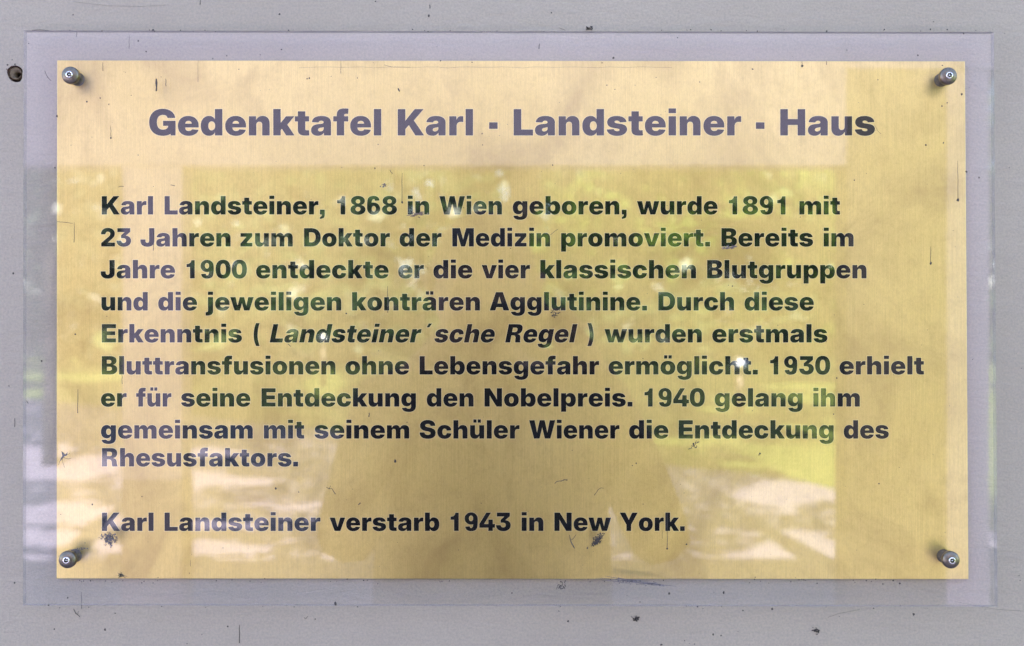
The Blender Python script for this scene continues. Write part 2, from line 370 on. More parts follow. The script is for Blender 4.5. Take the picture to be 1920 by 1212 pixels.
# ------------------------------------------------------------------ lettering
GLYPHS = {'(':(800,"112,600 112,774* 174,1136* 282,1459* 354,1574 728,1574 666,1428* 572,1100* 519,761* 519,600 519,460* 564,193* 657,-104* 728,-286 354,-286 235,-90* 112,362*"),
')':(800,"72,-286 144,-104* 236,193* 281,460* 281,600 281,761* 228,1100* 134,1428* 72,1574 446,1574 518,1459* 626,1136* 688,774* 688,600 688,362* 565,-90* 446,-286"),
',':(550,"80,0 80,400 470,400 470,20 470,-240* 280,-330* 85,-370 85,-190 240,-160* 250,0"),
'-':(600,"60,370 60,745 540,745 540,370"),
'.':(550,"80,0 80,390 470,390 470,0"),
'0':(1320,"660,-22 454,-22* 179,162* 42,504* 42,744 42,984* 179,1328* 454,1512* 660,1512 867,1512* 1142,1328* 1278,984* 1278,744 1278,504* 1142,162* 868,-22*|660,302 738,302* 835,400* 880,597* 880,744 880,892* 835,1090* 738,1189* 660,1189 582,1189* 485,1090* 440,892* 440,744 440,597* 485,400* 582,302*"),
'1':(1270,"891,0 891,1480 610,1480 575,1165* 215,1160 215,905 500,905 500,0"),
'2':(1320,"98,0 98,290 656,746 705,786* 790,865* 842,958* 842,1016 842,1071* 795,1152* 711,1196* 655,1196 597,1196* 508,1146* 460,1048* 460,978 77,978 77,1144* 218,1382* 478,1512* 656,1512 828,1512* 1088,1398* 1232,1188* 1232,1044 1232,946* 1154,774* 987,595* 852,484 662,328 662,322 1242,322 1242,0"),
'3':(1320,"652,-22 457,-22* 187,115* 46,344* 46,483 444,483 444,428* 498,344* 592,296* 650,296 710,296* 797,344* 846,430* 846,487 846,540* 792,620* 695,666* 630,666 424,666 424,901 722,1162 722,1166 120,1166 120,1490 1194,1490 1194,1191 708,776 708,866 882,889* 1129,792* 1260,592* 1260,462 1260,316* 1104,98* 830,-22*"),
'4':(1320,"18,260 18,574 586,1490 981,1490 420,577 420,570 1302,570 1302,260|744,0 744,355 752,494 752,929 1124,929 1124,0"),
'6':(1270,"85,685* 243,832 401,978* 625,978 849,978* 1007,832 1165,685* 1165,478 1165,271* 1007,124 849,-22* 625,-22 401,-22* 243,124 85,271* 85,478|470,468 470,375* 518,309 567,243* 635,243 703,243* 752,309 800,375* 800,468 800,561* 752,627 703,693* 635,693 567,693* 518,627 470,561*|85,478 60,888* 190,1510* 640,1510 1070,1510* 1120,1128 730,1103 710,1248* 635,1243 460,1228* 460,848 450,478"),
'8':(1320,"659,-22 476,-22* 196,87* 39,280* 39,404 39,502* 132,654* 300,754* 409,769 409,774 264,796* 89,974* 89,1106 89,1226* 234,1408* 492,1512* 659,1512 829,1512* 1086,1410* 1231,1226* 1231,1106 1231,974* 1056,797* 911,774 911,769 1020,754* 1187,654* 1281,502* 1281,404 1281,280* 1123,87* 843,-22*|659,256 716,256* 806,303* 857,386* 857,438 857,490* 806,570* 717,616* 659,616 602,616* 514,570* 463,490* 463,438 463,386* 514,304* 602,256*|659,902 712,902* 790,942* 835,1015* 835,1062 835,1110* 790,1182* 712,1222* 659,1222 608,1222* 529,1182* 485,1110* 485,1062 485,1015* 529,942* 608,902*"),
'9':(1270,"1165,803* 1007,656 849,510* 625,510 401,510* 243,656 85,803* 85,1010 85,1217* 243,1364 401,1510* 625,1510 849,1510* 1007,1364 1165,1217* 1165,1010|780,1020 780,1113* 732,1179 683,1245* 615,1245 547,1245* 498,1179 450,1113* 450,1020 450,927* 498,861 547,795* 615,795 683,795* 732,861 780,927*|1165,1010 1190,600* 1060,-22* 610,-22 180,-22* 130,360 520,385 540,240* 615,245 790,260* 790,640 800,1010"),
'A':(1596,"23,0 514,1490 1070,1490 1574,0 1110,0 940,578 886,766* 786,1152* 740,1351 842,1351 796,1152* 700,766* 646,578 476,0|388,266 388,576 1208,576 1208,266"),
'B':(1350,"88,0 88,1490 734,1490 904,1490* 1136,1396* 1254,1229* 1254,1118 1254,1034* 1182,896* 1053,806* 966,788 966,780 1062,776* 1217,686* 1308,527* 1308,422 1308,300* 1184,109* 952,0* 790,0|492,317 697,317 786,317* 882,396* 882,466 882,516* 838,585* 756,622* 700,622 492,622|492,894 672,894 722,894* 796,928* 838,990* 838,1034 838,1100* 748,1175* 676,1175 492,1175"),
'D':(1468,"666,0 258,0 258,344 648,344 764,344* 921,422* 1000,599* 1000,744 1000,890* 919,1067* 758,1146* 636,1146 252,1146 252,1490 660,1490 890,1490* 1228,1308* 1413,974* 1413,744 1413,515* 1230,181* 895,0*|498,1490 498,0 88,0 88,1490"),
'E':(1274,"88,0 88,1490 1202,1490 1202,1151 498,1151 498,913 1146,913 1146,584 498,584 498,339 1200,339 1200,0"),
'G':(1530,"786,-22 566,-22* 238,164* 55,508* 55,743 55,990* 250,1334* 579,1512* 781,1512 915,1512* 1148,1436* 1329,1296* 1440,1104* 1450,987 1034,987 1026,1027* 986,1090* 926,1134* 844,1156* 794,1156 690,1156* 547,1060* 473,877* 473,746 473,614* 546,430* 690,334* 796,334 885,334* 1006,387* 1067,483* 1067,548 1145,540 797,540 797,832 1465,832 1465,622 1465,422* 1293,134* 987,-22*|1200,0 1200,780 1465,780 1465,0"),
'H':(1512,"88,0 88,1490 498,1490 498,928 1014,928 1014,1490 1424,1490 1424,0 1014,0 1014,590 498,590 498,0"),
'J':(1210,"580,-22 322,-22* 42,233* 42,470 42,576 436,576 436,464 436,387* 509,307* 576,307 643,307* 714,387* 714,465 714,1490 1122,1490 1122,465 1122,230* 840,-22*"),
'K':(1524,"395,237 395,660 440,740* 530,880* 632,1023* 697,1107 993,1490 1473,1490 850,723 812,731|88,0 88,1490 498,1490 498,1170 494,741 498,544 498,0|1025,0 666,599 918,903 1501,0"),
'L':(1168,"88,0 88,1490 498,1490 498,339 1120,339 1120,0"),
'M':(1926,"88,0 88,1490 718,1490 852,1024 869,964* 914,778* 960,570* 998,379* 1010,313 919,313 930,379* 968,570* 1014,778* 1058,964* 1075,1024 1207,1490 1838,1490 1838,0 1430,0 1430,576 1430,627* 1435,792* 1441,990* 1446,1190* 1446,1276 1481,1276 1462,1186* 1414,986* 1365,792* 1321,630* 1305,576 1132,0 796,0 620,576 604,630* 558,792* 508,986* 460,1186* 439,1276 480,1276 480,1190* 485,990* 491,792* 496,627* 496,576 496,0"),
'N':(1544,"88,0 88,1490 520,1490 879,905 914,848* 990,706* 1068,540* 1106,446 1063,388 1058,469* 1048,679* 1040,879* 1040,944 1040,1490 1456,1490 1456,0 1024,0 689,544 646,615* 559,772* 469,956* 418,1064 480,1076 488,971* 499,766* 504,597* 504,544 504,0"),
'R':(1420,"96,0 96,1490 830,1490 1300,1490* 1300,1075 1300,740* 985,680 1245,640* 1262,380 1275,70* 1350,0 925,0 872,60* 868,300 860,570* 640,570 505,570 505,0|505,850 730,850 885,850* 885,1018 885,1190* 730,1190 505,1190"),
'S':(1384,"703,-21 503,-21* 216,96* 62,333* 61,510 450,510 453,446* 515,356* 626,309* 702,309 768,309* 861,342* 911,400* 911,438 911,472* 864,525* 760,566* 677,582 528,612 322,654* 94,866* 94,1037 94,1179* 248,1392* 520,1512* 700,1512 883,1512* 1148,1392* 1294,1172* 1297,1021 912,1021 906,1096* 799,1182* 704,1182 644,1182* 558,1151* 514,1096* 514,1061 514,1026* 558,974* 652,936* 725,922 846,898 972,872* 1152,792* 1268,682* 1322,540* 1322,453 1322,302* 1176,90* 898,-21*"),
'W':(2170,"418,0 23,1490 475,1490 594,912 617,803* 655,564* 692,326* 710,216 622,216 643,326* 683,564* 726,803* 751,912 883,1490 1287,1490 1419,912 1444,803* 1487,564* 1527,326* 1548,216 1459,216 1478,326* 1514,564* 1553,803* 1575,912 1695,1490 2147,1490 1752,0 1295,0 1136,648 1108,766* 1063,1064* 1028,1232 1142,1232 1104,1064* 1064,767* 1034,648 875,0"),
'Y':(1542,"578,0 578,513 23,1490 498,1490 713,1056 740,1000* 788,883* 812,816 753,816 775,883* 818,1000* 845,1056 1046,1490 1519,1490 980,513 980,0"),
'a':(1208,"412,-18 306,-18* 142,51* 50,192* 50,300 50,390* 112,517* 224,598* 372,641* 458,647 552,654* 664,674* 715,712* 715,742 715,746 715,772* 684,809* 630,829* 592,829 554,829* 494,807* 458,764* 452,731 88,749 100,856* 222,1016* 444,1106* 603,1106 724,1106* 914,1054* 1046,956* 1114,820* 1114,736 1114,0 731,0 731,153 725,153 690,90* 598,15* 482,-18*|542,233 586,233* 668,268* 719,336* 719,385 719,473 704,468* 669,456* 630,447* 585,438* 559,434 515,427* 456,396* 426,352* 426,324 426,295* 456,254* 508,233*"),
'b':(1301,"799,-19 725,-19* 606,28* 520,114* 496,174 491,174 491,0 94,0 94,1495 495,1495 495,920 498,920 526,976* 610,1060* 728,1106* 803,1106 925,1106* 1126,977* 1247,726* 1247,544 1247,364* 1130,112* 928,-19*|666,292 721,292* 798,353* 838,466* 838,544 838,622* 798,734* 721,796* 666,796 611,796* 528,734* 483,622* 483,544 483,467* 528,354* 611,292*"),
'c':(1214,"625,-22 450,-22* 193,120* 54,374* 54,542 54,710* 193,964* 450,1106* 625,1106 741,1106* 932,1042* 1074,926* 1156,762* 1162,662 787,635 782,674* 757,736* 718,779* 664,801* 632,801 579,801* 502,742* 461,627* 461,543 461,460* 502,344* 580,283* 632,283 664,283* 718,306* 758,350* 782,414* 787,454 1162,427 1158,326* 1077,161* 936,42* 742,-22*"),
'd':(1301,"502,-19 374,-19* 170,112* 54,364* 54,544 54,726* 175,977* 377,1106* 498,1106 574,1106* 690,1060* 776,976* 802,920 806,920 806,1495 1207,1495 1207,0 810,0 810,174 804,174 781,114* 696,28* 576,-19*|636,292 690,292* 772,354* 818,467* 818,544 818,622* 772,734* 690,796* 636,796 581,796* 504,734* 463,622* 463,544 463,466* 504,353* 581,292*"),
'e':(1218,"622,-22 451,-22* 194,117* 54,371* 54,542 54,710* 194,964* 446,1106* 614,1106 738,1106* 942,1027* 1088,880* 1168,675* 1168,548 1168,449 175,449 175,671 983,671 797,628 797,690* 756,776* 678,822* 621,822 564,822* 486,776* 445,690* 445,628 445,460 445,394* 491,304* 576,258* 634,258 676,258* 744,280* 792,322* 804,352 1158,326 1134,222* 988,66* 764,-22*"),
'f':(868,"822,1087 822,789 20,789 20,1087|206,0 206,1150 206,1280* 297,1448* 475,1530* 605,1530 678,1530* 812,1518* 843,1514 814,1214 795,1217* 733,1221* 708,1221 650,1221* 606,1173* 606,1123 606,0"),
'g':(1303,"634,-437 470,-437* 242,-350* 114,-198* 98,-100 464,-74 470,-102* 514,-142* 586,-165* 633,-165 724,-165* 812,-75* 812,17 812,194 798,194 775,134* 691,54* 574,15* 502,15 374,15* 171,138* 54,378* 54,550 54,730* 176,978* 378,1106* 499,1106 575,1106* 693,1058* 780,973* 806,918 811,918 811,1087 1209,1087 1209,59 1209,-108* 1070,-328* 812,-437*|636,311 691,311* 772,370* 818,479* 818,554 818,630* 772,740* 691,800* 636,800 581,800* 504,740* 463,630* 463,554 463,478* 504,369* 581,311*"),
'h':(1298,"495,594 495,0 94,0 94,1495 490,1495 490,798 452,798 496,931* 674,1106* 831,1106 950,1106* 1116,1002* 1204,814* 1204,689 1204,0 803,0 803,602 803,684* 723,774* 650,774 602,774* 532,732* 495,652*"),
'i':(589,"94,0 94,1087 495,1087 495,0|94,1255 94,1530 495,1530 495,1255"),
'j':(590,"95,1087 496,1087 496,-38 496,-175* 388,-342* 184,-418* 40,-418 -78,-418 -78,-118 -18,-118 45,-118* 95,-70* 95,-15|95,1255 95,1530 496,1530 496,1255"),
'k':(1222,"453,252 453,727 504,727 773,1087 1225,1087 774,515 661,515|94,0 94,1495 495,1495 495,0|780,0 526,426 786,709 1236,0"),
'l':(589,"94,0 94,1495 495,1495 495,0"),
'm':(1910,"94,0 94,1087 470,1087 482,808 461,808 487,914* 590,1045* 728,1106* 805,1106 924,1106* 1088,959* 1120,792 1084,792 1106,903* 1220,1042* 1374,1106* 1457,1106 1563,1106* 1725,1013* 1816,844* 1816,730 1816,0 1415,0 1415,629 1415,701* 1341,785* 1279,785 1239,785* 1179,747* 1146,678* 1146,629 1146,0 764,0 764,629 764,702* 690,785* 628,785 587,785* 528,747* 495,678* 495,629 495,0"),
'n':(1298,"495,594 495,0 94,0 94,1087 480,1087 484,798 452,798 496,931* 674,1106* 831,1106 950,1106* 1116,1002* 1204,814* 1204,689 1204,0 803,0 803,602 803,684* 723,774* 650,774 602,774* 532,732* 495,652*"),
'o':(1262,"632,-22 455,-22* 195,118* 54,372* 54,542 54,712* 195,966* 455,1106* 632,1106 808,1106* 1067,966* 1208,712* 1208,542 1208,372* 1067,118* 808,-22*|632,284 682,284* 758,344* 801,460* 801,543 801,627* 758,741* 682,800* 632,800 582,800* 504,741* 461,627* 461,543 461,460* 504,344* 582,284*"),
'p':(1301,"94,-418 94,1087 491,1087 491,923 498,923 525,978* 610,1060* 728,1106* 803,1106 925,1106* 1126,977* 1247,726* 1247,544 1247,364* 1130,112* 928,-19* 799,-19 725,-19* 608,28* 524,112* 500,170 495,170 495,-418|666,292 721,292* 798,353* 838,466* 838,544 838,622* 798,734* 721,796* 666,796 611,796* 528,734* 483,622* 483,544 483,467* 528,354* 611,292*"),
'r':(870,"94,0 94,1087 483,1087 483,884 490,884 520,997* 647,1094* 746,1094 774,1094* 823,1090* 847,1086 847,755 822,760* 734,765* 700,765 640,765* 546,710* 495,612* 495,544 495,0"),
's':(1174,"592,-24 438,-24* 202,66* 59,230* 44,340 427,367 440,310* 524,246* 598,246 658,246* 723,282* 723,314 723,344* 663,380* 600,390 402,424 238,453* 69,616* 69,746 69,858* 191,1019* 419,1104* 578,1104 732,1104* 958,1020* 1088,866* 1098,757 739,732 732,782* 648,838* 590,838 535,838* 468,800* 468,768 468,744* 515,704* 570,694 797,656 966,626* 1130,483* 1130,362 1130,246* 994,72* 752,-24*"),
't':(837,"786,1087 786,789 20,789 20,1087|180,1364 581,1364 581,372 581,332* 618,296* 665,296 688,296* 764,301* 777,303 801,8 753,-2* 630,-8* 568,-8 370,-8* 180,153* 180,319"),
'u':(1298,"467,-19 350,-19* 182,86* 94,274* 94,398 94,1087 495,1087 495,485 495,404* 576,313* 648,313 697,313* 766,354* 803,435* 803,493 803,1087 1204,1087 1204,0 818,0 814,288 846,288 802,156* 624,-19*"),
'v':(1251,"392,0 4,1087 423,1087 560,608 592,498* 644,271* 671,148 592,148 618,271* 669,497* 700,608 833,1087 1247,1087 858,0"),
'w':(1794,"320,0 -3,1087 417,1087 482,768 506,648* 558,385* 580,244 535,244 561,385* 622,649* 649,768 723,1087 1071,1087 1143,768 1170,648* 1231,385* 1257,244 1214,244 1235,385* 1282,648* 1306,768 1369,1087 1797,1087 1472,0 1060,0 952,368 938,421* 908,554* 879,691* 864,748 928,748 914,691* 884,554* 856,421* 840,368 732,0"),
'z':(1178,"106,0 106,239 588,778 588,782 114,782 114,1087 1058,1087 1058,828 604,308 604,304 1072,304 1072,0"),
'´':(760,"117,1218 287,1544 643,1544 381,1218"),
'ä':(1208,"412,-18 306,-18* 142,51* 50,192* 50,300 50,390* 112,517* 224,598* 372,641* 458,647 552,654* 664,674* 715,712* 715,742 715,746 715,772* 684,809* 630,829* 592,829 554,829* 494,807* 458,764* 452,731 88,749 100,856* 222,1016* 444,1106* 603,1106 724,1106* 914,1054* 1046,956* 1114,820* 1114,736 1114,0 731,0 731,153 725,153 690,90* 598,15* 482,-18*|542,233 586,233* 668,268* 719,336* 719,385 719,473 704,468* 669,456* 630,447* 585,438* 559,434 515,427* 456,396* 426,352* 426,324 426,295* 456,254* 508,233*|304,1280 304,1560 564,1560 564,1280|644,1280 644,1560 904,1560 904,1280"),
'ö':(1262,"632,-22 455,-22* 195,118* 54,372* 54,542 54,712* 195,966* 455,1106* 632,1106 808,1106* 1067,966* 1208,712* 1208,542 1208,372* 1067,118* 808,-22*|632,284 682,284* 758,344* 801,460* 801,543 801,627* 758,741* 682,800* 632,800 582,800* 504,741* 461,627* 461,543 461,460* 504,344* 582,284*|331,1280 331,1560 591,1560 591,1280|671,1280 671,1560 931,1560 931,1280"),
'ü':(1298,"467,-19 350,-19* 182,86* 94,274* 94,398 94,1087 495,1087 495,485 495,404* 576,313* 648,313 697,313* 766,354* 803,435* 803,493 803,1087 1204,1087 1204,0 818,0 814,288 846,288 802,156* 624,-19*|349,1280 349,1560 609,1560 609,1280|689,1280 689,1560 949,1560 949,1280"),
}


def flat(c, n=5):
    full, m = [], len(c)
    for i in range(m):
        a, b = c[i], c[(i + 1) % m]
        full.append(a)
        if not a[2] and not b[2]: full.append(((a[0] + b[0]) / 2, (a[1] + b[1]) / 2, 1))
    k = next(i for i, p in enumerate(full) if p[2]); full = full[k:] + full[:k] + [full[k]]
    pts, i = [], 0
    while i < len(full) - 1:
        p = full[i]
        if full[i + 1][2]: pts.append((p[0], p[1])); i += 1
        else:
            q, r = full[i + 1], full[i + 2]
            for j in range(n):
                t = j / n
                pts.append(((1 - t) ** 2 * p[0] + 2 * t * (1 - t) * q[0] + t * t * r[0], (1 - t) ** 2 * p[1] + 2 * t * (1 - t) * q[1] + t * t * r[1]))
            i += 2
    return pts


CACHE = {}


def glyph(ch):
    if ch in CACHE: return CACHE[ch]
    adv, s = GLYPHS[ch]
    polys = []
    for c in s.split('|'):
        pts = []
        for tok in c.split(' '):
            on = 0 if tok.endswith('*') else 1
            x, y = tok.rstrip('*').split(','); pts.append((int(x), int(y), on))
        polys.append(flat(pts))
    V, E = [], []
    for p in polys:
        b = len(V); V += [Vector(a) for a in p]; E += [(b + i, b + (i + 1) % len(p)) for i in range(len(p))]
    v, e, f, *_ = delaunay_2d_cdt(V, E, [], 0, 0.5)
    tris = []
    for t in f:
        cx, cy, w = sum(v[i].x for i in t) / 3, sum(v[i].y for i in t) / 3, 0
        for p in polys:
            for i in range(len(p)):
                a, b = p[i], p[(i + 1) % len(p)]
                if (a[1] <= cy) != (b[1] <= cy) and a[0] + (cy - a[1]) / (b[1] - a[1]) * (b[0] - a[0]) > cx: w += 1 if b[1] > a[1] else -1
        if w:
            t = list(t)
            if (v[t[1]] - v[t[0]]).cross(v[t[2]] - v[t[0]]) < 0: t.reverse()
            tris.append(t)
    CACHE[ch] = (adv, v, tris)
    return CACHE[ch]


def word_layout(word, slant):
    x, items = 0, []
    for ch in word:
        adv, v, t = glyph(ch); items.append((x, v, t)); x += adv
    xs = [x0 + p.x + slant * p.y for x0, v, t in items for i in {i for q in t for i in q} for p in (v[i],)]
    return items, min(xs), max(xs)


T_INK = T_PLATE + .00012
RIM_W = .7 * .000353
M_HALO = plain('pale_letter_halo', (.84, .71, .40), .45, 1.0, .04, 300)  # pale outline that draws a bright halo round the letters


def text_line(name, base, cap, words):
    mb, rim = MB(), []
    for w in words:
        word, a, b = w[:3]; slant = w[3] if len(w) > 3 else 0.0
        items, lo, hi = word_layout(word, slant)
        sx, sy = (b - a) / (hi - lo), cap / 1490.0
        for x0, v, tris in items:
            pt = [P(a + (x0 + p.x + slant * p.y - lo) * sx, base - p.y * sy, T_INK) for p in v]
            n = len(pt); cnt = {}
            for t in tris:
                for i in range(3):
                    k = (t[i], t[(i + 1) % 3]); cnt[k] = 1
            side = [(i, j, n + j, n + i) for (i, j) in cnt if (j, i) not in cnt]
            mb.add(pt + [p + Vector((0, .0001, 0)) for p in pt], tris + [list(s)[::-1] for s in side])
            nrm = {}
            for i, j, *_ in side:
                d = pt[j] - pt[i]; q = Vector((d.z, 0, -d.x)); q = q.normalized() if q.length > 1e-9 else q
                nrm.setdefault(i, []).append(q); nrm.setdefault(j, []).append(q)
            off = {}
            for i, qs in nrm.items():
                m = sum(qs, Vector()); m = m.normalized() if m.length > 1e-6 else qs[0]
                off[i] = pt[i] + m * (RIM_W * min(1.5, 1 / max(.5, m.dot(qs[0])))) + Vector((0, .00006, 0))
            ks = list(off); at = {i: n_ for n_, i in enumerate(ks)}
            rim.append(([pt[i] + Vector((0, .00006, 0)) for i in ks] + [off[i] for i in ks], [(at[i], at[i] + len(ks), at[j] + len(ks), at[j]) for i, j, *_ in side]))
    nf = len(mb.f)
    for v, f in rim: mb.add(v, f)
    o = mb.build(name, M_INK, PLATE)
    o.data.materials.append(M_HALO)
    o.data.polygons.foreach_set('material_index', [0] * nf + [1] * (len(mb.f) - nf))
    return o


CAPB = 34.6
text_line('heading', 254.4, 49.6, [('Gedenktafel', 279.5, 715), ('Karl', 745.7, 887), ('-', 917, 933.2), ('Landsteiner', 963, 1390), ('-', 1417.2, 1433.5), ('Haus', 1463, 1640.7)])
LINES = [
 (402.6, [('Karl', 190.7, 287), ('Landsteiner,', 308.5, 609), ('1868', 632, 744.5), ('in', 764.5, 805), ('Wien', 823.7, 941.2), ('geboren,', 961.2, 1175.1), ('wurde', 1194.2, 1345.5), ('1891', 1366.6, 1473), ('mit', 1498.8, 1575.3)]),
 (462.6, [('23', 189.2, 245.7), ('Jahren', 263.2, 432.4), ('zum', 450.7, 549), ('Doktor', 570, 731.2), ('der', 749.1, 828), ('Medizin', 848, 1031.5), ('promoviert.', 1052, 1331.5), ('Bereits', 1352.6, 1524.7), ('im', 1544.4, 1600.6)]),
 (522.4, [('Jahre', 188.7, 328.2), ('1900', 349.6, 463), ('entdeckte', 480, 728.7), ('er', 746.5, 795), ('die', 812.5, 885.7), ('vier', 903, 993.7), ('klassischen', 1013, 1305.3), ('Blutgruppen', 1325.8, 1624.8)]),
 (582.6, [('und', 190, 277), ('die', 296.5, 369.5), ('jeweiligen', 385.5, 640), ('konträren', 660, 900), ('Agglutinine.', 918, 1213.3), ('Durch', 1234.4, 1376.5), ('diese', 1395.9, 1526)]),
 (642.6, [('Erkenntnis', 190.7, 453.7), ('(', 475.5, 487), ('Landsteiner', 505.5, 790.7, .2), ('´', 800, 810.6, .1), ('sche', 814.3, 928, .2), ('Regel', 947, 1083, .2), (')', 1101.3, 1113.2), ('wurden', 1133.3, 1316), ('erstmals', 1335.3, 1551.6)]),
 (702.6, [('Bluttransfusionen', 190.7, 629), ('ohne', 647.5, 767), ('Lebensgefahr', 786.7, 1123.4), ('ermöglicht.', 1141, 1421), ('1930', 1444, 1556.7), ('erhielt', 1574, 1732.7)]),
 (762.8, [('er', 189, 237.5), ('für', 255.2, 321.5), ('seine', 339.3, 469.5), ('Entdeckung', 490.2, 780), ('den', 800, 888), ('Nobelpreis.', 908.3, 1186), ('1940', 1208.3, 1321.7), ('gelang', 1340, 1505), ('ihm', 1525, 1612.3)]),
 (822.8, [('gemeinsam', 189.2, 474), ('mit', 494.7, 570.7), ('seinem', 589.5, 767.5), ('Schüler', 786.6, 974.2), ('Wiener', 992, 1161.6), ('die', 1179.4, 1253.3), ('Entdeckung', 1272.4, 1563.3), ('des', 1582, 1666.6)]),
 (875.1, [('Rhesusfaktors.', 191, 559)]),
 (996.0, [('Karl', 191, 288), ('Landsteiner', 308.4, 600.8), ('verstarb', 618, 824), ('1943', 844.7, 957.7), ('in', 978, 1019), ('New', 1039.4, 1146), ('York.', 1161.7, 1284)]),
]
for base, words in LINES:
    text_line('text_line', base, CAPB, words)

# ------------------------------------------------------------------ the four screws
def screw(px, py, rot):
    c = P(px, py, T_PANE_F + .0045)
    c.y = -T_PANE_F
    mb = MB()
    prof = [(.0050, 0.0), (.0055, .0005), (.0056, .0010), (.0056, .0032), (.0054, .0039), (.0049, .0044), (.0036, .0051), (.0026, .0055), (.00225, .0055), (.00215, .0037), (.00001, .0037)]
    mb.lathe(c, [(max(a, 1e-5), b) for a, b in prof], 48)
    head = mb.build('screw', M_STEEL, PLAQUE, True)
    # bright ring with the six-lobed socket cut in it
    n = 48; mb = MB(); outer, lip, inner, deep = [], [], [], []
    for i in range(n):
        a = 2 * math.pi * i / n
        rs = .00142 + .00026 * math.cos(6 * a)
        ca, sa = math.cos(a + rot), math.sin(a + rot)
        outer.append(Vector((c.x + .00228 * ca, c.y - .0054, c.z + .00228 * sa)))
        lip.append(Vector((c.x + .0020 * ca, c.y - .0059, c.z + .0020 * sa)))
        inner.append(Vector((c.x + rs * ca, c.y - .0058, c.z + rs * sa)))
        deep.append(Vector((c.x + rs * ca, c.y - .0038, c.z + rs * sa)))
    mb.add(outer + lip + inner, [(k * n + i, k * n + (i + 1) % n, (k + 1) * n + (i + 1) % n, (k + 1) * n + i) for k in range(2) for i in range(n)])
    mb.build('socket_rim', M_RIM, head, True)
    mb = MB(); mb.add(inner + deep, [(i, (i + 1) % n, n + (i + 1) % n, n + i) for i in range(n)] + [[n + i for i in range(n)]])
    mb.build('socket', M_DARK, head)
    mb = MB(); mb.lathe((c.x, c.y - .0037, c.z), [(.00062, 0), (.00062, .0016), (.0004, .0020), (.00001, .0021)], 16)
    mb.build('security_pin', M_RIM, head, True)
    mb = MB(); k = P(0, 0, 0)
    mb.lathe((c.x, -T_PLATE, c.z), [(.0045, -.0004), (.0045, T_PANE_F - T_PLATE + .0002)], 32)
    mb.build('spacer', M_SPACER, head, True)


for px, py, r in ((130.5, 140.5, .3), (1779.5, 142, .1), (125, 1050.5, .6), (1784.5, 1051, .2)):
    screw(px, py, r)

# ------------------------------------------------------------------ dirt: specks, dried drips, fluff, an insect
T_WALL_D, T_PANE_D = 0.0, T_PANE_F


def on_pane(x, y): return 44 < x < 1866 and 58 < y < 1137
def depth(x, y): return T_PANE_D if on_pane(x, y) else T_WALL_D


def speck(mb, x, y, r, g, squash=1.0):
    n = 7; t = depth(x, y); a0 = g.uniform(0, 6.28)
    ring = []
    for i in range(n):
        a = a0 + 2 * math.pi * i / n; q = r * g.uniform(.7, 1.25)
        ring.append((x + q * math.cos(a), y + q * math.sin(a) * squash))
    top = [P(px, py, t + .00022) for px, py in [(x + (a - x) * .6, y + (b - y) * .6) for a, b in ring]]
    low = [P(a, b, t + .00002) for a, b in ring]
    mb.add(top + low, [list(range(n))[::-1]] + [[i, (i + 1) % n, n + (i + 1) % n, n + i] for i in range(n)])


def strand(mb, pts, w, t=None):
    """a thin dried line or fibre through picture points"""
    out = [P(x, y, (depth(x, y) if t is None else t) + .00010) for x, y in pts]
    mb.tube(out, [v * .5 * .000353 for v in (w if isinstance(w, (list, tuple)) else [w] * len(pts))], 4)


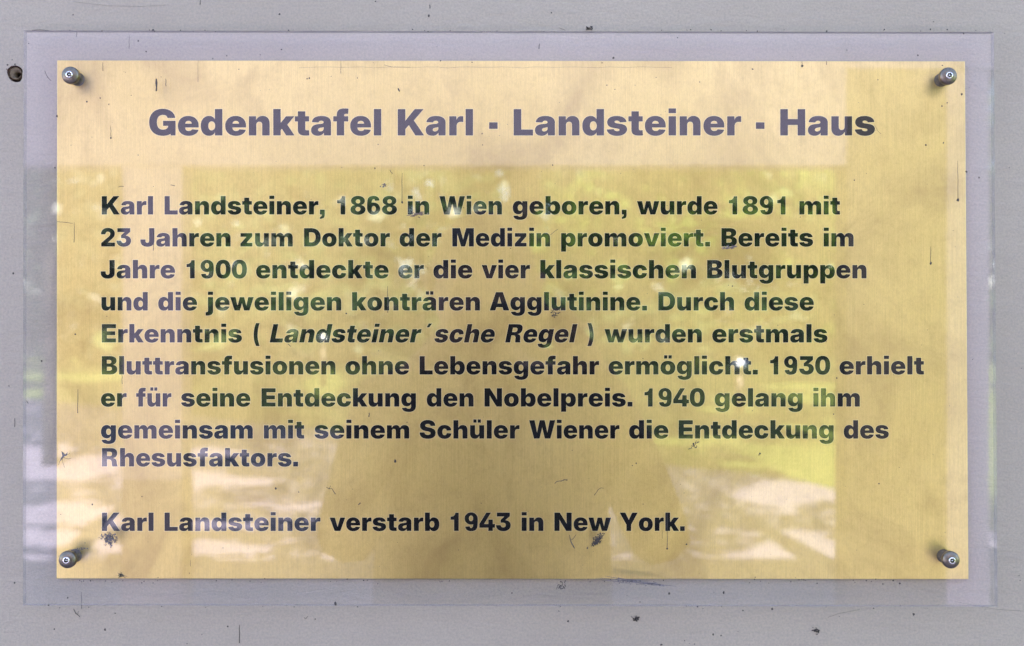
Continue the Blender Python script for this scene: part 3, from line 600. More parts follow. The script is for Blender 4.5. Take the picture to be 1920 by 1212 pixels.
g = random.Random(77)
mb = MB()
for x, y, r in [(524, 27, 2.2), (137, 28, 1.4), (54, 82, 1.6), (259, 77, 1.6), (274, 97, 2), (528, 93, 1.8), (425, 105, 1.6), (399, 110, 1.3), (488, 103, 1.2), (188, 184, 1.8), (204, 196, 1.6), (163, 191, 2), (208, 259, 2.4),
                (259, 291, 1.3), (704, 3, 1.6), (804, 30, 2.2), (1034, 24, 1.5), (1150, 109, 2.6), (826, 114, 1.6), (1129, 118, 1.6), (1138, 160, 1.4), (1153, 168, 1.3), (904, 251, 1.6), (905, 272, 1.4), (709, 271, 1.4),
                (703, 316, 1.8), (795, 311, 1.4), (1036, 310, 1.6), (1550, 59, 1.9), (1420, 59, 1.4), (1807, 63, 2.2), (1721, 104, 2.2), (1312, 154, 1.3), (1646, 150, 1.6), (1767, 123, 1.6), (1803, 177, 2.4), (1776, 193, 1.8),
                (1766, 199, 1.8), (1736, 272, 2.2), (1769, 268, 1.8), (1796, 375, 3.2), (1812, 322, 2.6), (1836, 333, 2), (1602, 338, 1.5), (25, 513, 2.4), (141, 627, 2.2), (78, 677, 1.8), (17, 724, 1.6), (649, 588, 2.2), (754, 380, 2.6),
                (1745, 494, 2.8), (1373, 537, 1.8), (1569, 709, 1.6), (1563, 777, 1.5), (173, 946, 2), (114, 965, 1.2), (517, 916, 2.2), (560, 923, 1.5), (266, 931, 1.3), (27, 1093, 2), (127, 1121, 1.6), (216, 1150, 2), (197, 1181, 2.6),
                (102, 1180, 1.5), (427, 1175, 1.8), (591, 1161, 1.6), (629, 1132, 3.8), (741, 865, 3.4), (1193, 869, 1.7), (1251, 1029, 2.6), (960, 1112, 1.7), (1255, 1113, 2.6), (1200, 1129, 1.5), (1065, 1165, 2.2), (1240, 1209, 3),
                (1048, 1146, 1.4), (1425, 851, 2), (1648, 907, 2), (1448, 1142, 2.6), (1393, 1145, 2), (1675, 1089, 2), (1687, 1094, 2.6), (1713, 1152, 2.6), (1337, 1190, 2), (1352, 1192, 2.2), (1302, 1208, 1.6), (1638, 1141, 1.6),
                (1287, 1021, 2), (1357, 1112, 2.4), (287, 58, 3), (576, 148, 2), (580, 147, 1.8), (1411, 130, 2.2), (1504, 124, 3.2), (107, 218, 2.2), (103, 315, 1.6), (12, 130, 1.4), (14, 122, 2), (28, 121, 1.4), (885, 117, 1.4), (1913, 1089, 1.4)]:
    speck(mb, x, y, r * .85, g, g.uniform(.8, 1.4))
for k in range(210):
    x, y = g.uniform(0, 1920), g.uniform(0, 1212)
    speck(mb, x, y, .5 + .65 * g.random() ** 2.5, g)
for k in range(60):                                                # grit caught along the lower edge of the brass and of the pane
    x = g.choice((g.uniform(130, 300), g.uniform(380, 900), g.uniform(1100, 1260), g.uniform(1380, 1700)))
    speck(mb, x, 1086 + g.gauss(4, 3), .6 + .9 * g.random(), g)
for k in range(55):
    x = g.uniform(60, 1850); speck(mb, x, (58 if g.random() < .6 else 1138) + g.gauss(0, 1.6), .6 + 1.0 * g.random(), g)
o = mb.build('dirt_specks', M_DIRT); tag(o, kind='stuff')

mb = MB()
for x, y0, y1, w in [(375, 0, 9, 1.6), (144, 60, 69, 1.2), (242, 66, 92, .8), (193, 117, 133, 1.2), (371, 113, 154, .8), (311, 148, 162, 1.5), (208, 236, 258, 1.0), (806, 9, 16, 1.8), (1011, 82, 92, 1.8), (754, 325, 380, 1.1),
                     (1504, 115, 124, 1.2), (1550, 115, 122, 1.4), (1796, 302, 374, 1.0), (139, 417, 455, 1.2), (146, 730, 775, 1.4), (28, 784, 801, 1.4), (288, 436, 470, 1.2), (229, 703, 720, 1.2), (727, 537, 587, 1.2), (692, 774, 782, 2.2),
                     (1745, 462, 494, 1.2), (153, 1110, 1141, 1.2), (449, 1172, 1206, 1.5), (1251, 960, 1029, 1.2), (639, 115, 138, 1.0), (1242, 995, 1010, .6), (357, 1050, 1062, .8)]:
    strand(mb, [(x + g.uniform(-.5, .5), y0 + (y1 - y0) * k / 4) for k in range(5)], [w * .5, w * .8, w * .8, w * .8, w])
strand(mb, [(293, 148), (293.2, 156), (293.5, 164), (293, 171)], [2.4, 4.2, 2.4, 3])
# hair cracks in the lacquer under the top edge, scrawls and scratches
strand(mb, [(560 + 20 * k, 126.2 + .5 * math.sin(k * 1.9) + (1.2 if k % 7 == 0 else 0)) for k in range(0, 36)], .32, T_PLATE)
strand(mb, [(720, 122), (735, 126), (770, 126.5)], .6, T_PLATE)
strand(mb, [(84, 133), (87, 141), (90, 146), (96, 152)], [1.2, .9, 1.3, .7])
strand(mb, [(107, 416), (120, 417), (136, 419)], .8); strand(mb, [(222, 351), (227, 349.6), (232, 350)], 1); strand(mb, [(320, 347), (325, 348), (328, 349)], 1.1)
strand(mb, [(731, 319), (733, 323), (736, 325), (734, 327)], 1.1); strand(mb, [(1552, 1158), (1572, 1151), (1592, 1147), (1612, 1143)], .4); strand(mb, [(1790, 1128), (1830, 1136), (1870, 1143), (1915, 1146)], .35)
strand(mb, [(138, 1142), (142, 1150), (150, 1157)], 1.1); strand(mb, [(140, 1150), (146, 1152), (147, 1146)], .7); strand(mb, [(570, 1158), (573, 1161), (577, 1156)], .9)
strand(mb, [(50, 752), (53, 757)], 1.6); strand(mb, [(672, 947), (676, 943)], 1.8); strand(mb, [(1640, 235), (1646, 246), (1652, 252)], .5); strand(mb, [(540, 645), (545, 650)], 1.2)
strand(mb, [(1032, 441), (1040, 434), (1046, 430)], .7); strand(mb, [(1048, 52.5), (1060, 57)], .6)
strand(mb, [(140, 4), (200, 11), (262, 12.5), (310, 10)], .25); strand(mb, [(60, 57), (75, 56), (92, 57.5)], .8)

o = mb.build('dried_drips', M_DIRT); tag(o, kind='stuff')


def fluff(name, label, cat, mat, cx, cy, rx, ry, n, w, seed, ang=0.0, dots=8, curl=1.0, t=None, group=None):
    """a tangle of short curled fibres and crumbs, as big as it is in the picture"""
    g = random.Random(seed); mb = MB(); ca, sa = math.cos(ang), math.sin(ang)
    def rot(u, v): return (cx + u * ca - v * sa, cy + u * sa + v * ca)
    for k in range(n):
        u, v = g.gauss(0, rx * .45), g.gauss(0, ry * .45); a = g.uniform(0, 6.28); pts = []
        for i in range(6):
            pts.append(rot(u, v)); a += g.uniform(-1.1, 1.1) * curl; u += math.cos(a) * rx * .16; v += math.sin(a) * ry * .16
        ww = w * g.uniform(.5, 1.2)
        out = [P(x, y, (depth(x, y) if t is None else t) + .0001 + g.uniform(0, .0006)) for x, y in pts]
        mb.tube(out, [ww * .5 * .000353 * q for q in (.5, .9, 1, 1, .8, .4)], 4)
    for k in range(dots):
        u, v = g.gauss(0, rx * .5), g.gauss(0, ry * .5); x, y = rot(u, v); speck(mb, x, y, g.uniform(.6, 1.7), g)
    o = mb.build(name, mat); tag(o, label, cat, group); return o


FL = 'scraps of fluff and dirt stuck to the plaque and wall'
fluff('dirt_clump', 'grey fluffy clump under the K of the last line', 'dirt', M_GREYDIRT, 204, 1010, 15, 11, 70, 1.3, 1, .5, 60, 2.2, None, FL)
fluff('dirt_clump', 'dark brown smear below the word New in the last line', 'dirt', M_DIRT, 1119, 1014, 13, 6, 60, 1.5, 2, -.75, 40, 1.4, None, FL)
fluff('dirt_clump', 'small dark curl under the letters ut of Agglutinine', 'dirt', M_DIRT, 1041, 590, 9, 8, 16, 1.3, 3, 0, 4, 1.8, None, FL)
fluff('dirt_clump', 'brownish smear under the word in of the first text line', 'dirt', M_STAIN, 783, 402, 13, 3.2, 20, 1.9, 4, -.05, 8, .5, None, FL)
fluff('dirt_clump', 'dark crumbs below the brass on the lower pane margin', 'dirt', M_DIRT, 1053, 1100, 7, 9, 13, 1.5, 5, .8, 8, 1.2, None, FL)
fluff('dirt_clump', 'chain of dirt along the lower brass edge', 'dirt', M_GREYDIRT, 1190, 1091, 52, 4, 30, 1.2, 6, .1, 34, .7, None, FL)
fluff('dirt_clump', 'black scrap on the wall below the pane, centre right', 'dirt', M_DIRT, 1193, 1160, 7, 5, 16, 1.9, 7, -.3, 6, 1.2, None, FL)
fluff('dirt_clump', 'black crumb on the wall right of the lower scrap', 'dirt', M_DIRT, 1529, 1183, 6, 5, 16, 1.8, 8, 0, 8, 1.2, None, FL)
fluff('dirt_clump', 'dark fluff at the lower brass edge by the left screw', 'dirt', M_DIRT, 228, 1079, 9, 5, 12, 1.3, 9, .2, 14, 1.2, None, FL)
fluff('dirt_clump', 'small black scrap on the top edge of the pane', 'dirt', M_DIRT, 1106, 54, 8, 3, 12, 1.6, 10, .2, 6, 1.0, None, FL)
fluff('dirt_clump', 'greyish smudge under the B of Bereits', 'dirt', M_GREYDIRT, 1367, 464, 10, 4, 20, 1.5, 11, -.1, 6, .6, None, FL)
fluff('dirt_clump', 'dark smear under the word Entdeckung at the right', 'dirt', M_DIRT, 1301, 834, 8, 5, 12, 1.4, 12, -.8, 6, 1.0, None, FL)
fluff('dirt_clump', 'tiny dark fluff left under the title letters fel', 'dirt', M_GREYDIRT, 720, 347, 5, 4, 12, 1.2, 13, 0, 4, 1.4, None, FL)
fluff('dirt_clump', 'grey fluff clinging below the lower left screw', 'dirt', M_GREYDIRT, 150, 1030, 16, 5, 14, 1.0, 14, -.3, 6, .8, None, FL)

mb = MB()
for pts, w in (([(1064, 899), (1052, 902), (1044, 903), (1040, 907)], 1.2), ([(1052, 903), (1058, 899), (1064, 902)], 1)):
    strand(mb, pts, w)
o = mb.build('cobweb_thread', M_DIRT); tag(o, 'short dark thread above the word in, on the empty brass', 'thread', FL)
mb = MB(); strand(mb, [(1068, 1003), (1069, 1010), (1071, 1017), (1076, 1026), (1078, 1029)], [.8, 1.6, 1.9, 2.1, 1]); strand(mb, [(1080, 1003), (1075, 1010), (1071, 1013)], .9)
o = mb.build('cobweb_thread', M_DIRT); tag(o, 'curved dark thread hanging below the letter N of New', 'thread', FL)
mb = MB(); strand(mb, [(1114, 929), (1118, 924), (1122, 918), (1127, 915), (1132, 916)], [1.3, .8, 1.1, .8, .6])
o = mb.build('cobweb_thread', M_DIRT); tag(o, 'faint slanting thread on the brass above New York', 'thread', FL)
mb = MB(); strand(mb, [(612, 914), (617, 917), (622, 916), (625, 921), (629, 927)], [.8, 1.3, .9, 1.4, 1.5]); strand(mb, [(617, 917), (620, 911)], .8)
o = mb.build('cobweb_thread', M_DIRT); tag(o, 'hooked dark thread under the end of the word Rhesusfaktors', 'thread', FL)

# a dead gnat: body, two wings and legs, by the left brass edge
gn = empty('gnat', P(118, 858, T_PANE_F), 'dead gnat stuck by the left brass edge beside Rhesusfaktors', 'insect')
mb = MB(); mb.tube([P(x, y, T_PANE_F + .0004) for x, y in ((113, 864), (115.5, 860), (118, 856.5), (120.5, 853), (122, 851))], [.0002, .0005, .0006, .00045, .0002], 6); mb.build('body', M_GREYDIRT, gn, True)
for pts in (((118, 857), (127, 848), (125, 854)), ((117, 857), (115, 846), (120, 850))):
    mb = MB(); mb.quad_prism([P(pts[0][0], pts[0][1], T_PANE_F + .0008), P(pts[1][0], pts[1][1], T_PANE_F + .0008), P(pts[2][0] + .5, pts[2][1], T_PANE_F + .0008), P(pts[2][0], pts[2][1] + .8, T_PANE_F + .0008)], .00004); mb.build('wing', M_GREYDIRT, gn)
for pts in (((117, 860), (118, 868), (121, 877)), ((118, 858), (128, 861), (134, 859)), ((115, 860), (111, 868), (110, 872)), ((119, 855), (128, 852), (131, 850))):
    mb = MB(); strand(mb, pts, .7); mb.build('leg', M_DIRT, gn)
# a small black bug in the tarnished area above the heading
mb = MB(); mb.tube([P(x, y, T_PANE_F + .0004) for x, y in ((746, 165.5), (747.3, 168), (748.6, 170.5), (749.3, 172))], [.0002, .0005, .00045, .0002], 6)
o = mb.build('small_bug', M_DIRT, None, True); tag(o, 'tiny black bug on the brass above the heading, right of its first word', 'insect')


# ------------------------------------------------------------------ the place in front of the wall, which the pane and the brass mirror
def ground_sheet(name, pts, z, mat):
    o = link(name, [(x, y, z) for x, y in pts], [list(range(len(pts)))], mat); tag(o, kind='structure'); return o


def mat_lawn():
    k = NT('lawn_grass')
    a = k.noise(k.pos(), .5, 4); b = k.noise(k.pos((1, .5, 1)), 14, 4)
    c = k.mix(k.ramp(k.math('MULTIPLY', k.math('ADD', a, b), .5), [(.35, 0.0), (.65, 1.0)]), (.13, .18, .03), (.20, .26, .045))
    k.pbr(i_Base_Color=c, i_Roughness=.85); return k.m


def mat_path():
    k = NT('grey_path_asphalt')
    a = k.noise(k.pos(), .8, 4); b = k.noise(k.pos(), 60, 3)
    c = k.mix(k.ramp(k.math('MULTIPLY', k.math('ADD', a, b), .5), [(.35, 0.0), (.65, 1.0)]), (.25, .222, .30), (.36, .32, .42))
    k.pbr(i_Base_Color=c, i_Roughness=.85); return k.m


M_LAWN, M_PATH = mat_lawn(), mat_path()
M_LEAF = mat_leaf('green_leaves', (.055, .125, .040), (.125, .21, .06), .4)
M_LEAF_Y = mat_leaf('sunlit_yellow_green_leaves', (.15, .27, .03), (.22, .36, .055), .45)
M_BARK = plain('grey_bark', (.055, .045, .038), .95, 0, .35, 6)
M_PAINT = plain('pale_lilac_paint', PAINT, .5, 0, .05, 3)
M_DARKPAINT = plain('dark_brown_post_paint', (.030, .026, .026), .5, 0, .1, 3)

ground_sheet('ground', [(-220, 30), (220, 30), (220, -300), (-220, -300)][::-1], 0.0, M_LAWN)
# asphalt in front of the house; its far edge runs slantwise to the lawn
ground_sheet('path', [(-60, 0.32), (-60, -46), (-9.5, -21.5), (2.7, -10.2), (3.5, -7.2), (3.4, -3.2), (3.0, 0.32)], 0.004, M_PATH)

# the painted timber frame across the front of the porch
fy = -3.0
mb = MB(); mb.box((-3.2, fy - .12, 2.018), (1.10, fy, 4.0))  # unseen upper part raised to cast shade on the near ground
fr = empty('porch_frame', (0, fy, 0), 'pale painted porch frame of posts under a deep beam, mirrored in the pane', 'porch frame')
mb.build('beam', M_PAINT, fr)
mb = MB(); mb.box((-1.282, fy - .12, 0), (-1.086, fy - .002, 2.016)); mb.build('post', M_PAINT, fr)
mb = MB(); mb.box((1.102, fy - .14, 0), (1.427, fy, 4.0)); mb.build('post', M_DARKPAINT, fr)
mb = MB(); mb.box((1.429, fy - .12, 0), (1.569, fy + .001, 2.334)); mb.build('post', M_PAINT, fr)
mb = MB(); mb.box((1.102, fy - .16, 2.335), (3.4, fy + .004, 4.0)); mb.build('shade_beam', M_PAINT, fr)  # extra beam, widened so that its shadow covers the ground at the right
mb = MB(); mb.box((-1.284, fy - .125, 0), (-1.084, fy + .003, .985)); mb.build('post_shade', plain('shaded_post_paint', tuple(v * .42 for v in PAINT), .6, 0, .1, 5), fr)  # shade on the lower left post, put in as a darker painted sleeve


def leaves(n, centre, radii, size, seed, shell=.55, keep=None):
    """n small leaf quads in clumps spread through an ellipsoid"""
    g = np.random.default_rng(seed)
    nc = max(6, n // 45)
    d = g.normal(size=(nc, 3)); d /= np.linalg.norm(d, axis=1)[:, None]
    cc = d * (shell + (1 - shell) * g.random((nc, 1)) ** .6) * np.array(radii)
    idx = g.integers(0, nc, n)
    p = cc[idx] + g.normal(size=(n, 3)) * np.array(radii) * .13 + np.array(centre)
    if keep is not None:
        p = p[keep(p)]
    n = len(p)
    nn = g.normal(size=(n, 3)) * .55 + np.array(sun_dir)           # leaves turn towards the light
    u = np.cross(nn, g.normal(size=(n, 3))); u /= np.linalg.norm(u, axis=1)[:, None]
    w = np.cross(u, nn); w /= np.linalg.norm(w, axis=1)[:, None]
    s = size * (.6 + .8 * g.random((n, 1)))
    a, b = u * s * .5, w * s * .34
    V = np.stack([p - a, p + b * .9, p + a, p - b * .9], 1).reshape(-1, 3)
    return V


def leaf_mesh(name, V, mat, parent=None):
    m = bpy.data.meshes.new(name); n = len(V) // 4
    m.vertices.add(len(V)); m.vertices.foreach_set('co', V.astype(np.float32).ravel())
    m.loops.add(len(V)); m.loops.foreach_set('vertex_index', np.arange(len(V), dtype=np.int32))
    m.polygons.add(n); m.polygons.foreach_set('loop_start', np.arange(0, len(V), 4, dtype=np.int32))
    m.polygons.foreach_set('loop_total', np.full(n, 4, dtype=np.int32))
    m.update(calc_edges=True); m.materials.append(mat)
    o = bpy.data.objects.new(name, m); COL.objects.link(o)
    if parent: o.parent = parent; o.matrix_parent_inverse = Matrix.Translation(-parent.location)
    return o


def trunk_mb(x, y, h, r, seed, tops):
    g = random.Random(seed); mb = MB(); pts = []
    for k in range(7):
        t = k / 6; pts.append((x + g.uniform(-.05, .05) * h * t * .4, y + g.uniform(-.05, .05) * h * t * .4, h * t))
    mb.tube(pts, [r * (1.25 - .85 * k / 6) for k in range(7)], 10)
    for (tx, ty, tz) in tops:
        b = Vector(pts[4]); e = Vector((tx, ty, tz)); mb.tube([b, b.lerp(e, .5) + Vector((0, 0, .3)), e], [r * .4, r * .25, r * .08], 6)
    return mb


# a wood far across the lawn: nobody could count it
V, VD = [], []
g = random.Random(11)
for k in range(34):
    x = -46 + 92 * k / 33 + g.uniform(-1.2, 1.2); y = -44 - g.uniform(0, 9)
    h = g.uniform(10, 15)
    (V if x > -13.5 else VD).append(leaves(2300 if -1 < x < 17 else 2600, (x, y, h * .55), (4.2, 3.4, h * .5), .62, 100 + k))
for k in range(30):
    x = -45 + 90 * k / 29 + g.uniform(-1, 1)
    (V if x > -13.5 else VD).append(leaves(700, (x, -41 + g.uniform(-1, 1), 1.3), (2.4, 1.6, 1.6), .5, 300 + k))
wood = leaf_mesh('wood', np.concatenate(V), M_LEAF); tag(wood, kind='stuff')
wood = leaf_mesh('shaded_wood', np.concatenate(VD), mat_leaf('shaded_green_leaves', (.016, .036, .022), (.045, .085, .045), .3)); tag(wood, kind='stuff')  # left part of the wood: shade put into darker leaf colours


def tree(name, x, y, h, r, label, group, clumps, mat, size, seed, keep=None):
    e = empty(name, (x, y, 0), label, 'tree', group)
    tops = [c[0] for c in clumps]
    trunk_mb(x, y, h, r, seed, tops).build('trunk', M_BARK, e, True)
    leaf_mesh('crown', np.concatenate([leaves(n, c, rad, size, seed * 10 + i, .3, keep) for i, (c, rad, n) in enumerate(clumps)]), mat, e)


# crowns over the path and the lawn: they stand above the beam's lower edge and dapple the ground,
# with gaps through which the sun reaches it in streaks: (x, y, half width, half height) in the mirrored picture
GAPS = [(120, 707, 190, 9), (60, 735, 40, 5), (1530, 726, 90, 8), (1480, 800, 110, 30), (1545, 853, 70, 11), (1400, 872, 60, 8), (1462, 926, 105, 24), (1440, 958, 60, 4),
        (1470, 1002, 90, 6), (1500, 1030, 100, 20), (1410, 1048, 50, 8), (1490, 1070, 110, 14), (1860, 735, 14, 8), (1862, 790, 12, 24), (1862, 838, 12, 12), (1866, 965, 12, 9),
        (90, 800, 130, 22), (120, 880, 160, 26), (110, 968, 170, 20), (90, 1012, 150, 20), (60, 1050, 110, 12), (330, 985, 160, 12), (330, 1030, 190, 12), (480, 1060, 150, 9),
        (420, 905, 130, 9), (380, 850, 90, 8), (540, 950, 80, 7)]
SX, SY, SZ = sun_dir
GLINT_BALLS = []  # added shiny balls that put white glints into the reflection
for px, py, d, rad in ((1386, 686, 19, .15), (606, 636, 27, .12), (312, 835, 10.5, .06)):
    b = Vector(((px - 960) / F * d, -(d - .721), 1.5 - (py - 606) / F * d)); GLINT_BALLS.append((b, rad))
    gb = b - Vector(sun_dir) * (b.z / SZ); dd = -gb.y + .721
    GAPS.append((960 + gb.x / dd * F, 606 + 1.5 / dd * F, 40, 26))


def in_shade(p):
    """false for a leaf that would shade one of the sunlit streaks"""
    gx = p[:, 0] - SX / SZ * p[:, 2]; gy = p[:, 1] - SY / SZ * p[:, 2]
    d = np.maximum(-gy + .721, .5)
    px = 960 + gx / d * F; py = 606 + 1.5 / d * F
    ok = np.ones(len(p), bool)
    wob = .35 * np.sin(p[:, 0] * 3.1 + p[:, 1] * 1.7) + .25 * np.sin(p[:, 0] * 7.7 - p[:, 1] * 5.1)
    for cx, cy, rx, ry in GAPS:
        ok &= ((px - cx) / rx) ** 2 + ((py - cy) / ry) ** 2 > 1 + wob
    c = np.array((2.3, -12.7, 3.5)); q = p - c                    # nor one that would shade the low sunlit branches
    s = np.array((SX, SY, SZ)); along = q @ s
    off = np.linalg.norm(q - along[:, None] * s, axis=1)
    return ok & ~((along > 1.2) & (off < 1.7 + .5 * wob))


def balls_in_sun(p):
    ok = np.ones(len(p), bool)
    for b, rad in GLINT_BALLS:
        q = p - np.array(b); s = np.array((SX, SY, SZ)); al = q @ s
        ok &= ~((np.linalg.norm(q - al[:, None] * s, axis=1) < .55) & (al > 0))
    return ok


def canopy(name, tx, ty, th, tr, x0, x1, y0, y1, n, size, seed, label):
    e = empty(name, (tx, ty, 0), label, 'tree', 'trees shading the path')
    g = np.random.default_rng(seed)
    x = g.uniform(x0, x1, n); y = -g.uniform(y0, y1, n)
    base = np.clip(3.35 + (-y - 3.3) * .55, 3.35, 8.0)
    z = base + g.gamma(1.5, .35, n) + .25 * np.sin(x * 1.3) + .2 * np.sin(y * 1.9)
    p = np.stack([x, y, z], 1); p = p[in_shade(p) & balls_in_sun(p)]; n = len(p)
    u = g.normal(size=(n, 3)); u[:, 2] *= .5; u /= np.linalg.norm(u, axis=1)[:, None]
    w = np.cross(u, g.normal(size=(n, 3)) * .6 + np.array((0, .5, .8))); w /= np.linalg.norm(w, axis=1)[:, None]
    s = size * (.6 + .8 * g.random((n, 1))); a, b = u * s * .5, w * s * .36
    V = np.stack([p - a, p + b * .9, p + a, p - b * .9], 1).reshape(-1, 3)
    trunk_mb(tx, ty, th, tr, seed, [(x0 + .7 * (x1 - x0), -(y0 + .3 * (y1 - y0)), th + .3), (x0 + .3 * (x1 - x0), -(y0 + .6 * (y1 - y0)), th + .3)]).build('trunk', M_BARK, e, True)
    leaf_mesh('crown', V, M_LEAF, e)


# the tree by the path whose low branches hang, sunlit, in the right half of the reflection
tree('broadleaf_tree', 4.9, -13.4, 6.5, .2, 'yellow green tree with low hanging branches mirrored in the pane', None,
     [((1.5, -12.6, 3.1), (1.2, .9, .9), 2600), ((2.6, -12.6, 3.3), (1.1, .9, .9), 2400), ((3.6, -12.9, 3.0), (.8, .9, 1.3), 2000), ((3.75, -12.7, 1.75), (.5, .5, .5), 420), ((1.2, -12.4, 2.25), (1.0, .6, .55), 1100), ((2.6, -13.2, 5.6), (2.6, 2.0, 1.7), 3000), ((5.0, -13.4, 6.5), (2.6, 2.2, 1.9), 3000)], M_LEAF_Y, .17, 3, balls_in_sun)
# trees standing left, seen through the left of the frame
tree('broadleaf_tree', -4.86, -11.2, 6.0, .065, 'dark trunked tree by the path mirrored at the left pane edge', None,
     [((-5.2, -11.4, 6.4), (2.8, 2.6, 2.3), 4200), ((-3.8, -10.6, 4.9), (1.6, 1.4, 1.3), 1700)], M_LEAF, .2, 5, balls_in_sun)
# a bush added outside the mirrored opening to tint the right of the brass
tree('tint_bush', 4.4, -4.6, 2.6, .06, 'bright yellow green bush added right of the porch to tint the brass', None,
     [((3.9, -4.3, 1.5), (1.1, 1.2, 1.2), 2600), ((5.2, -5.2, 1.9), (1.3, 1.3, 1.6), 2600), ((3.6, -3.2, 1.0), (.8, .8, .8), 1300), ((4.5, -5.6, 3.0), (1.2, 1.2, 1.0), 1800)], M_LEAF_Y, .15, 31)
canopy('shade_tree', -2.6, -4.6, 4.6, .12, -4.3, 0.2, 3.3, 8.0, 7000, .17, 21, 'young tree close outside the porch frame left')
canopy('shade_tree', 2.15, -4.9, 4.6, .12, 0.2, 3.3, 3.3, 8.0, 5600, .17, 22, 'young tree close outside the porch frame right')
canopy('shade_tree', -9.0, -12.5, 7.5, .25, -8.5, -.5, 8.0, 17, 9500, .26, 23, 'broad tree over the path left of the mirrored person')
canopy('shade_tree', .2, -13.5, 7.5, .22, -.5, 6.5, 8.0, 17, 7600, .26, 24, 'broad tree over the path right behind the mirrored person')
canopy('shade_tree', -14.0, -24, 9, .3, -22, 0, 17, 34, 17000, .4, 25, 'big tree on the far lawn left of the mirrored person')
canopy('shade_tree', 9.4, -24, 9, .3, 0, 13, 17, 34, 10500, .4, 26, 'big tree on the far lawn right of the mirrored person')

for i, (b, rad) in enumerate(GLINT_BALLS):  # added posts, there only to carry the glinting balls
    bo = empty('glint_bollard', (b.x, b.y, 0), ('steel bollard with a polished ball top added for a white glint right of the mirrored person', 'steel bollard with a polished ball top added for a white glint far left on the mirrored lawn', 'low steel bollard with a small ball top added for a glint by the mirrored path')[i], 'glint_bollard', 'bollards added for glints')
    mb = MB(); mb.tube([(b.x, b.y, 0), (b.x, b.y, b.z - rad * .8)], rad * .55, 14); mb.build('post', M_STEEL, bo, True)
    mb = MB(); mb.lathe((b.x, b.y, b.z), [(rad * math.sin(math.pi * k / 14) + 1e-5, -rad * math.cos(math.pi * k / 14)) for k in range(15)], 24); mb.build('glint_ball', plain('polished_steel', (.85, .85, .87), .4, 1.0, .02, 5), bo, True)


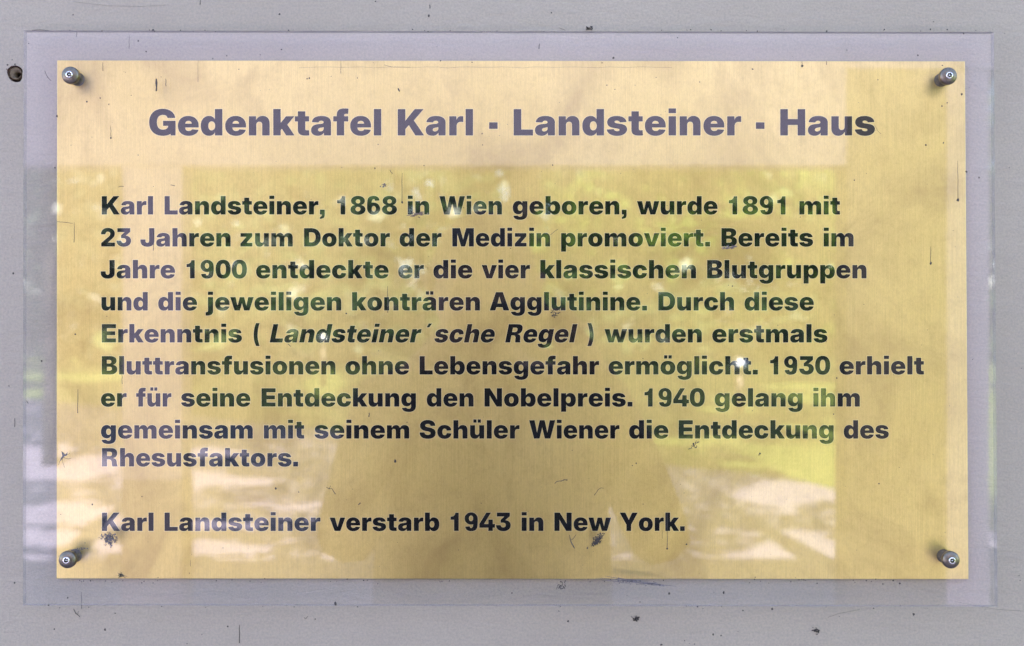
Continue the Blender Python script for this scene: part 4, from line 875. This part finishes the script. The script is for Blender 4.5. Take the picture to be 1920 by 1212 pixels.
# ------------------------------------------------------------------ the person taking the picture
def person():
    root = empty('person', (-.02, -1.02, 0), 'person in dark clothes taking the picture, mirrored faintly in the pane', 'person')
    bm = bmesh.new(); lay = bm.verts.layers.skin.verify(); J = {}
    def j(n, x, y, z, rx, ry=None, to=None):
        v = bm.verts.new((x, y, z)); v[lay].radius = (rx, ry or rx); J[n] = v
        if to: bm.edges.new((J[to], v))
        return v
    cx, cy = -.03, -1.02
    root_v = j('pelvis', cx, cy, .93, .20, .13); root_v[lay].use_root = True
    j('waist', cx, cy, 1.06, .205, .13, 'pelvis'); j('chest', cx, cy, 1.24, .195, .12, 'waist'); j('upper', cx, cy + .01, 1.37, .13, .09, 'chest')
    j('neck', cx, cy + .02, 1.43, .055, .055, 'upper'); j('nape', cx - .005, cy + .06, 1.48, .05, .05, 'neck')
    for s, n in ((-1, 'l'), (1, 'r')):
        j('sh' + n, cx + s * .17, cy, 1.37, .062, .062, 'upper'); j('el' + n, cx + s * .245 + .02, cy + .05, 1.15, .05, .05, 'sh' + n)
        j('wr' + n, cx + s * .13 + .02, cy + .19, 1.42, .028, .028, 'el' + n); j('pa' + n, cx + s * .09 + .03, cy + .215, 1.47, .026, .018, 'wr' + n)
        for k in range(4):
            hx, hy, hz = cx + s * (.085 - .002 * k) + .03, cy + .228, 1.485 + .012 * k - .012
            j(f'f{n}{k}', hx, hy, hz, .009, .009, 'pa' + n); j(f'g{n}{k}', hx - s * .028, hy + .012, hz + .006, .008, .008, f'f{n}{k}'); j(f'h{n}{k}', hx - s * .05, hy + .004, hz + .004, .007, .007, f'g{n}{k}')
        j('t' + n, cx + s * .065 + .03, cy + .205, 1.462, .0095, .0095, 'pa' + n); j('u' + n, cx + s * .045 + .03, cy + .212, 1.455, .008, .008, 't' + n)
        j('hip' + n, cx + s * .09, cy, .86, .095, .095, 'pelvis'); j('kn' + n, cx + s * .10, cy + .02, .48, .062, .062, 'hip' + n)
        j('an' + n, cx + s * .11, cy - .01, .09, .042, .042, 'kn' + n); j('to' + n, cx + s * .12, cy + .15, .04, .038, .03, 'an' + n)
    me = bpy.data.meshes.new('body'); bm.to_mesh(me); bm.free()
    o = bpy.data.objects.new('body', me); COL.objects.link(o); o.parent = root; o.matrix_parent_inverse = Matrix.Translation(-root.location)
    o.modifiers.new('skin', 'SKIN').use_smooth_shade = True
    sd = o.modifiers.new('sub', 'SUBSURF'); sd.levels = 1; sd.render_levels = 1
    k = NT('dark_clothes_and_skin')
    gm = k.n('ShaderNodeNewGeometry'); sp = k.n('ShaderNodeSeparateXYZ'); k.l(gm.outputs['Position'], sp.inputs[0])
    up = k.math('GREATER_THAN', sp.outputs[2], 1.435)
    c = k.mix(k.ramp(k.noise(k.pos(), 30, 4), [(.3, 0.0), (.7, 1.0)]), (.009, .009, .0095), (.016, .0155, .0165))
    k.pbr(i_Base_Color=k.mix(up, c, (.30, .18, .13)), i_Roughness=.85)
    me.materials.append(k.m)
    # head with face
    mb = MB(); hc = Vector((cx - .012, cy + .075, 1.545)); n, mrings = 28, 18
    for a in range(mrings + 1):
        th = math.pi * a / mrings
        for b in range(n):
            ph = 2 * math.pi * b / n
            x, y, z = math.sin(th) * math.cos(ph), math.sin(th) * math.sin(ph), math.cos(th)
            rx, ry, rz = .074, .092, .112
            if z < -.2: rx *= 1 - .38 * (-z - .2); ry *= 1 - .12 * (-z - .2)
            nose = .022 * math.exp(-((x / .16) ** 2 + ((z + .12) / .2) ** 2)) if y > 0 else 0
            sock = -.008 * (math.exp(-(((abs(x) - .42) / .18) ** 2 + ((z - .02) / .1) ** 2))) if y > 0 else 0
            lips = .005 * math.exp(-((x / .3) ** 2 + ((z + .52) / .07) ** 2)) if y > 0 else 0
            mb.v.append(hc + Vector((x * rx, y * (ry + (nose + sock + lips)), z * rz)))
    for a in range(mrings):
        for b in range(n):
            d = (b + 1) % n; mb.f.append([a * n + b, a * n + d, (a + 1) * n + d, (a + 1) * n + b])
    for s in (-1, 1):
        ear = [hc + Vector((s * (.074 + .012 * math.sin(q)), -.005 + .016 * math.cos(q), -.005 + .03 * math.sin(q))) for q in [i * math.pi / 5 - .6 for i in range(8)]]
        mb.tube(ear, .007, 6)
    mb.build('head', plain('skin', (.32, .19, .14), .5, 0, .1, 40), root, True)
    mb = MB(); rows = 9
    for a in range(rows + 1):
        th = R(74) * a / rows
        for b in range(n):
            ph = 2 * math.pi * b / n; x, y, z = math.sin(th) * math.cos(ph), math.sin(th) * math.sin(ph), math.cos(th)
            low = 1 + (.9 if y < 0 else 0) * (a / rows) ** 2 * -y
            mb.v.append(hc + Vector((x * .083, y * .100 - .006, z * .122 - (low - 1) * .05)))
    for a in range(rows):
        for b in range(n):
            d = (b + 1) % n; mb.f.append([a * n + b, a * n + d, (a + 1) * n + d, (a + 1) * n + b])
    mb.build('hair', plain('dark_hair', (.025, .018, .014), .6, 0, .3, 90), root, True)


person()
mb = MB(); mb.box((-.047, -.80, 1.472), (.047, -.775, 1.528))
cm = mb.build('compact_camera', plain('dark_camera_shell', (.03, .03, .032), .4, 0, .1, 60)); tag(cm, 'small dark compact camera held up by the mirrored person', 'camera')
bvl = cm.modifiers.new('bevel', 'BEVEL'); bvl.width = .004; bvl.segments = 3
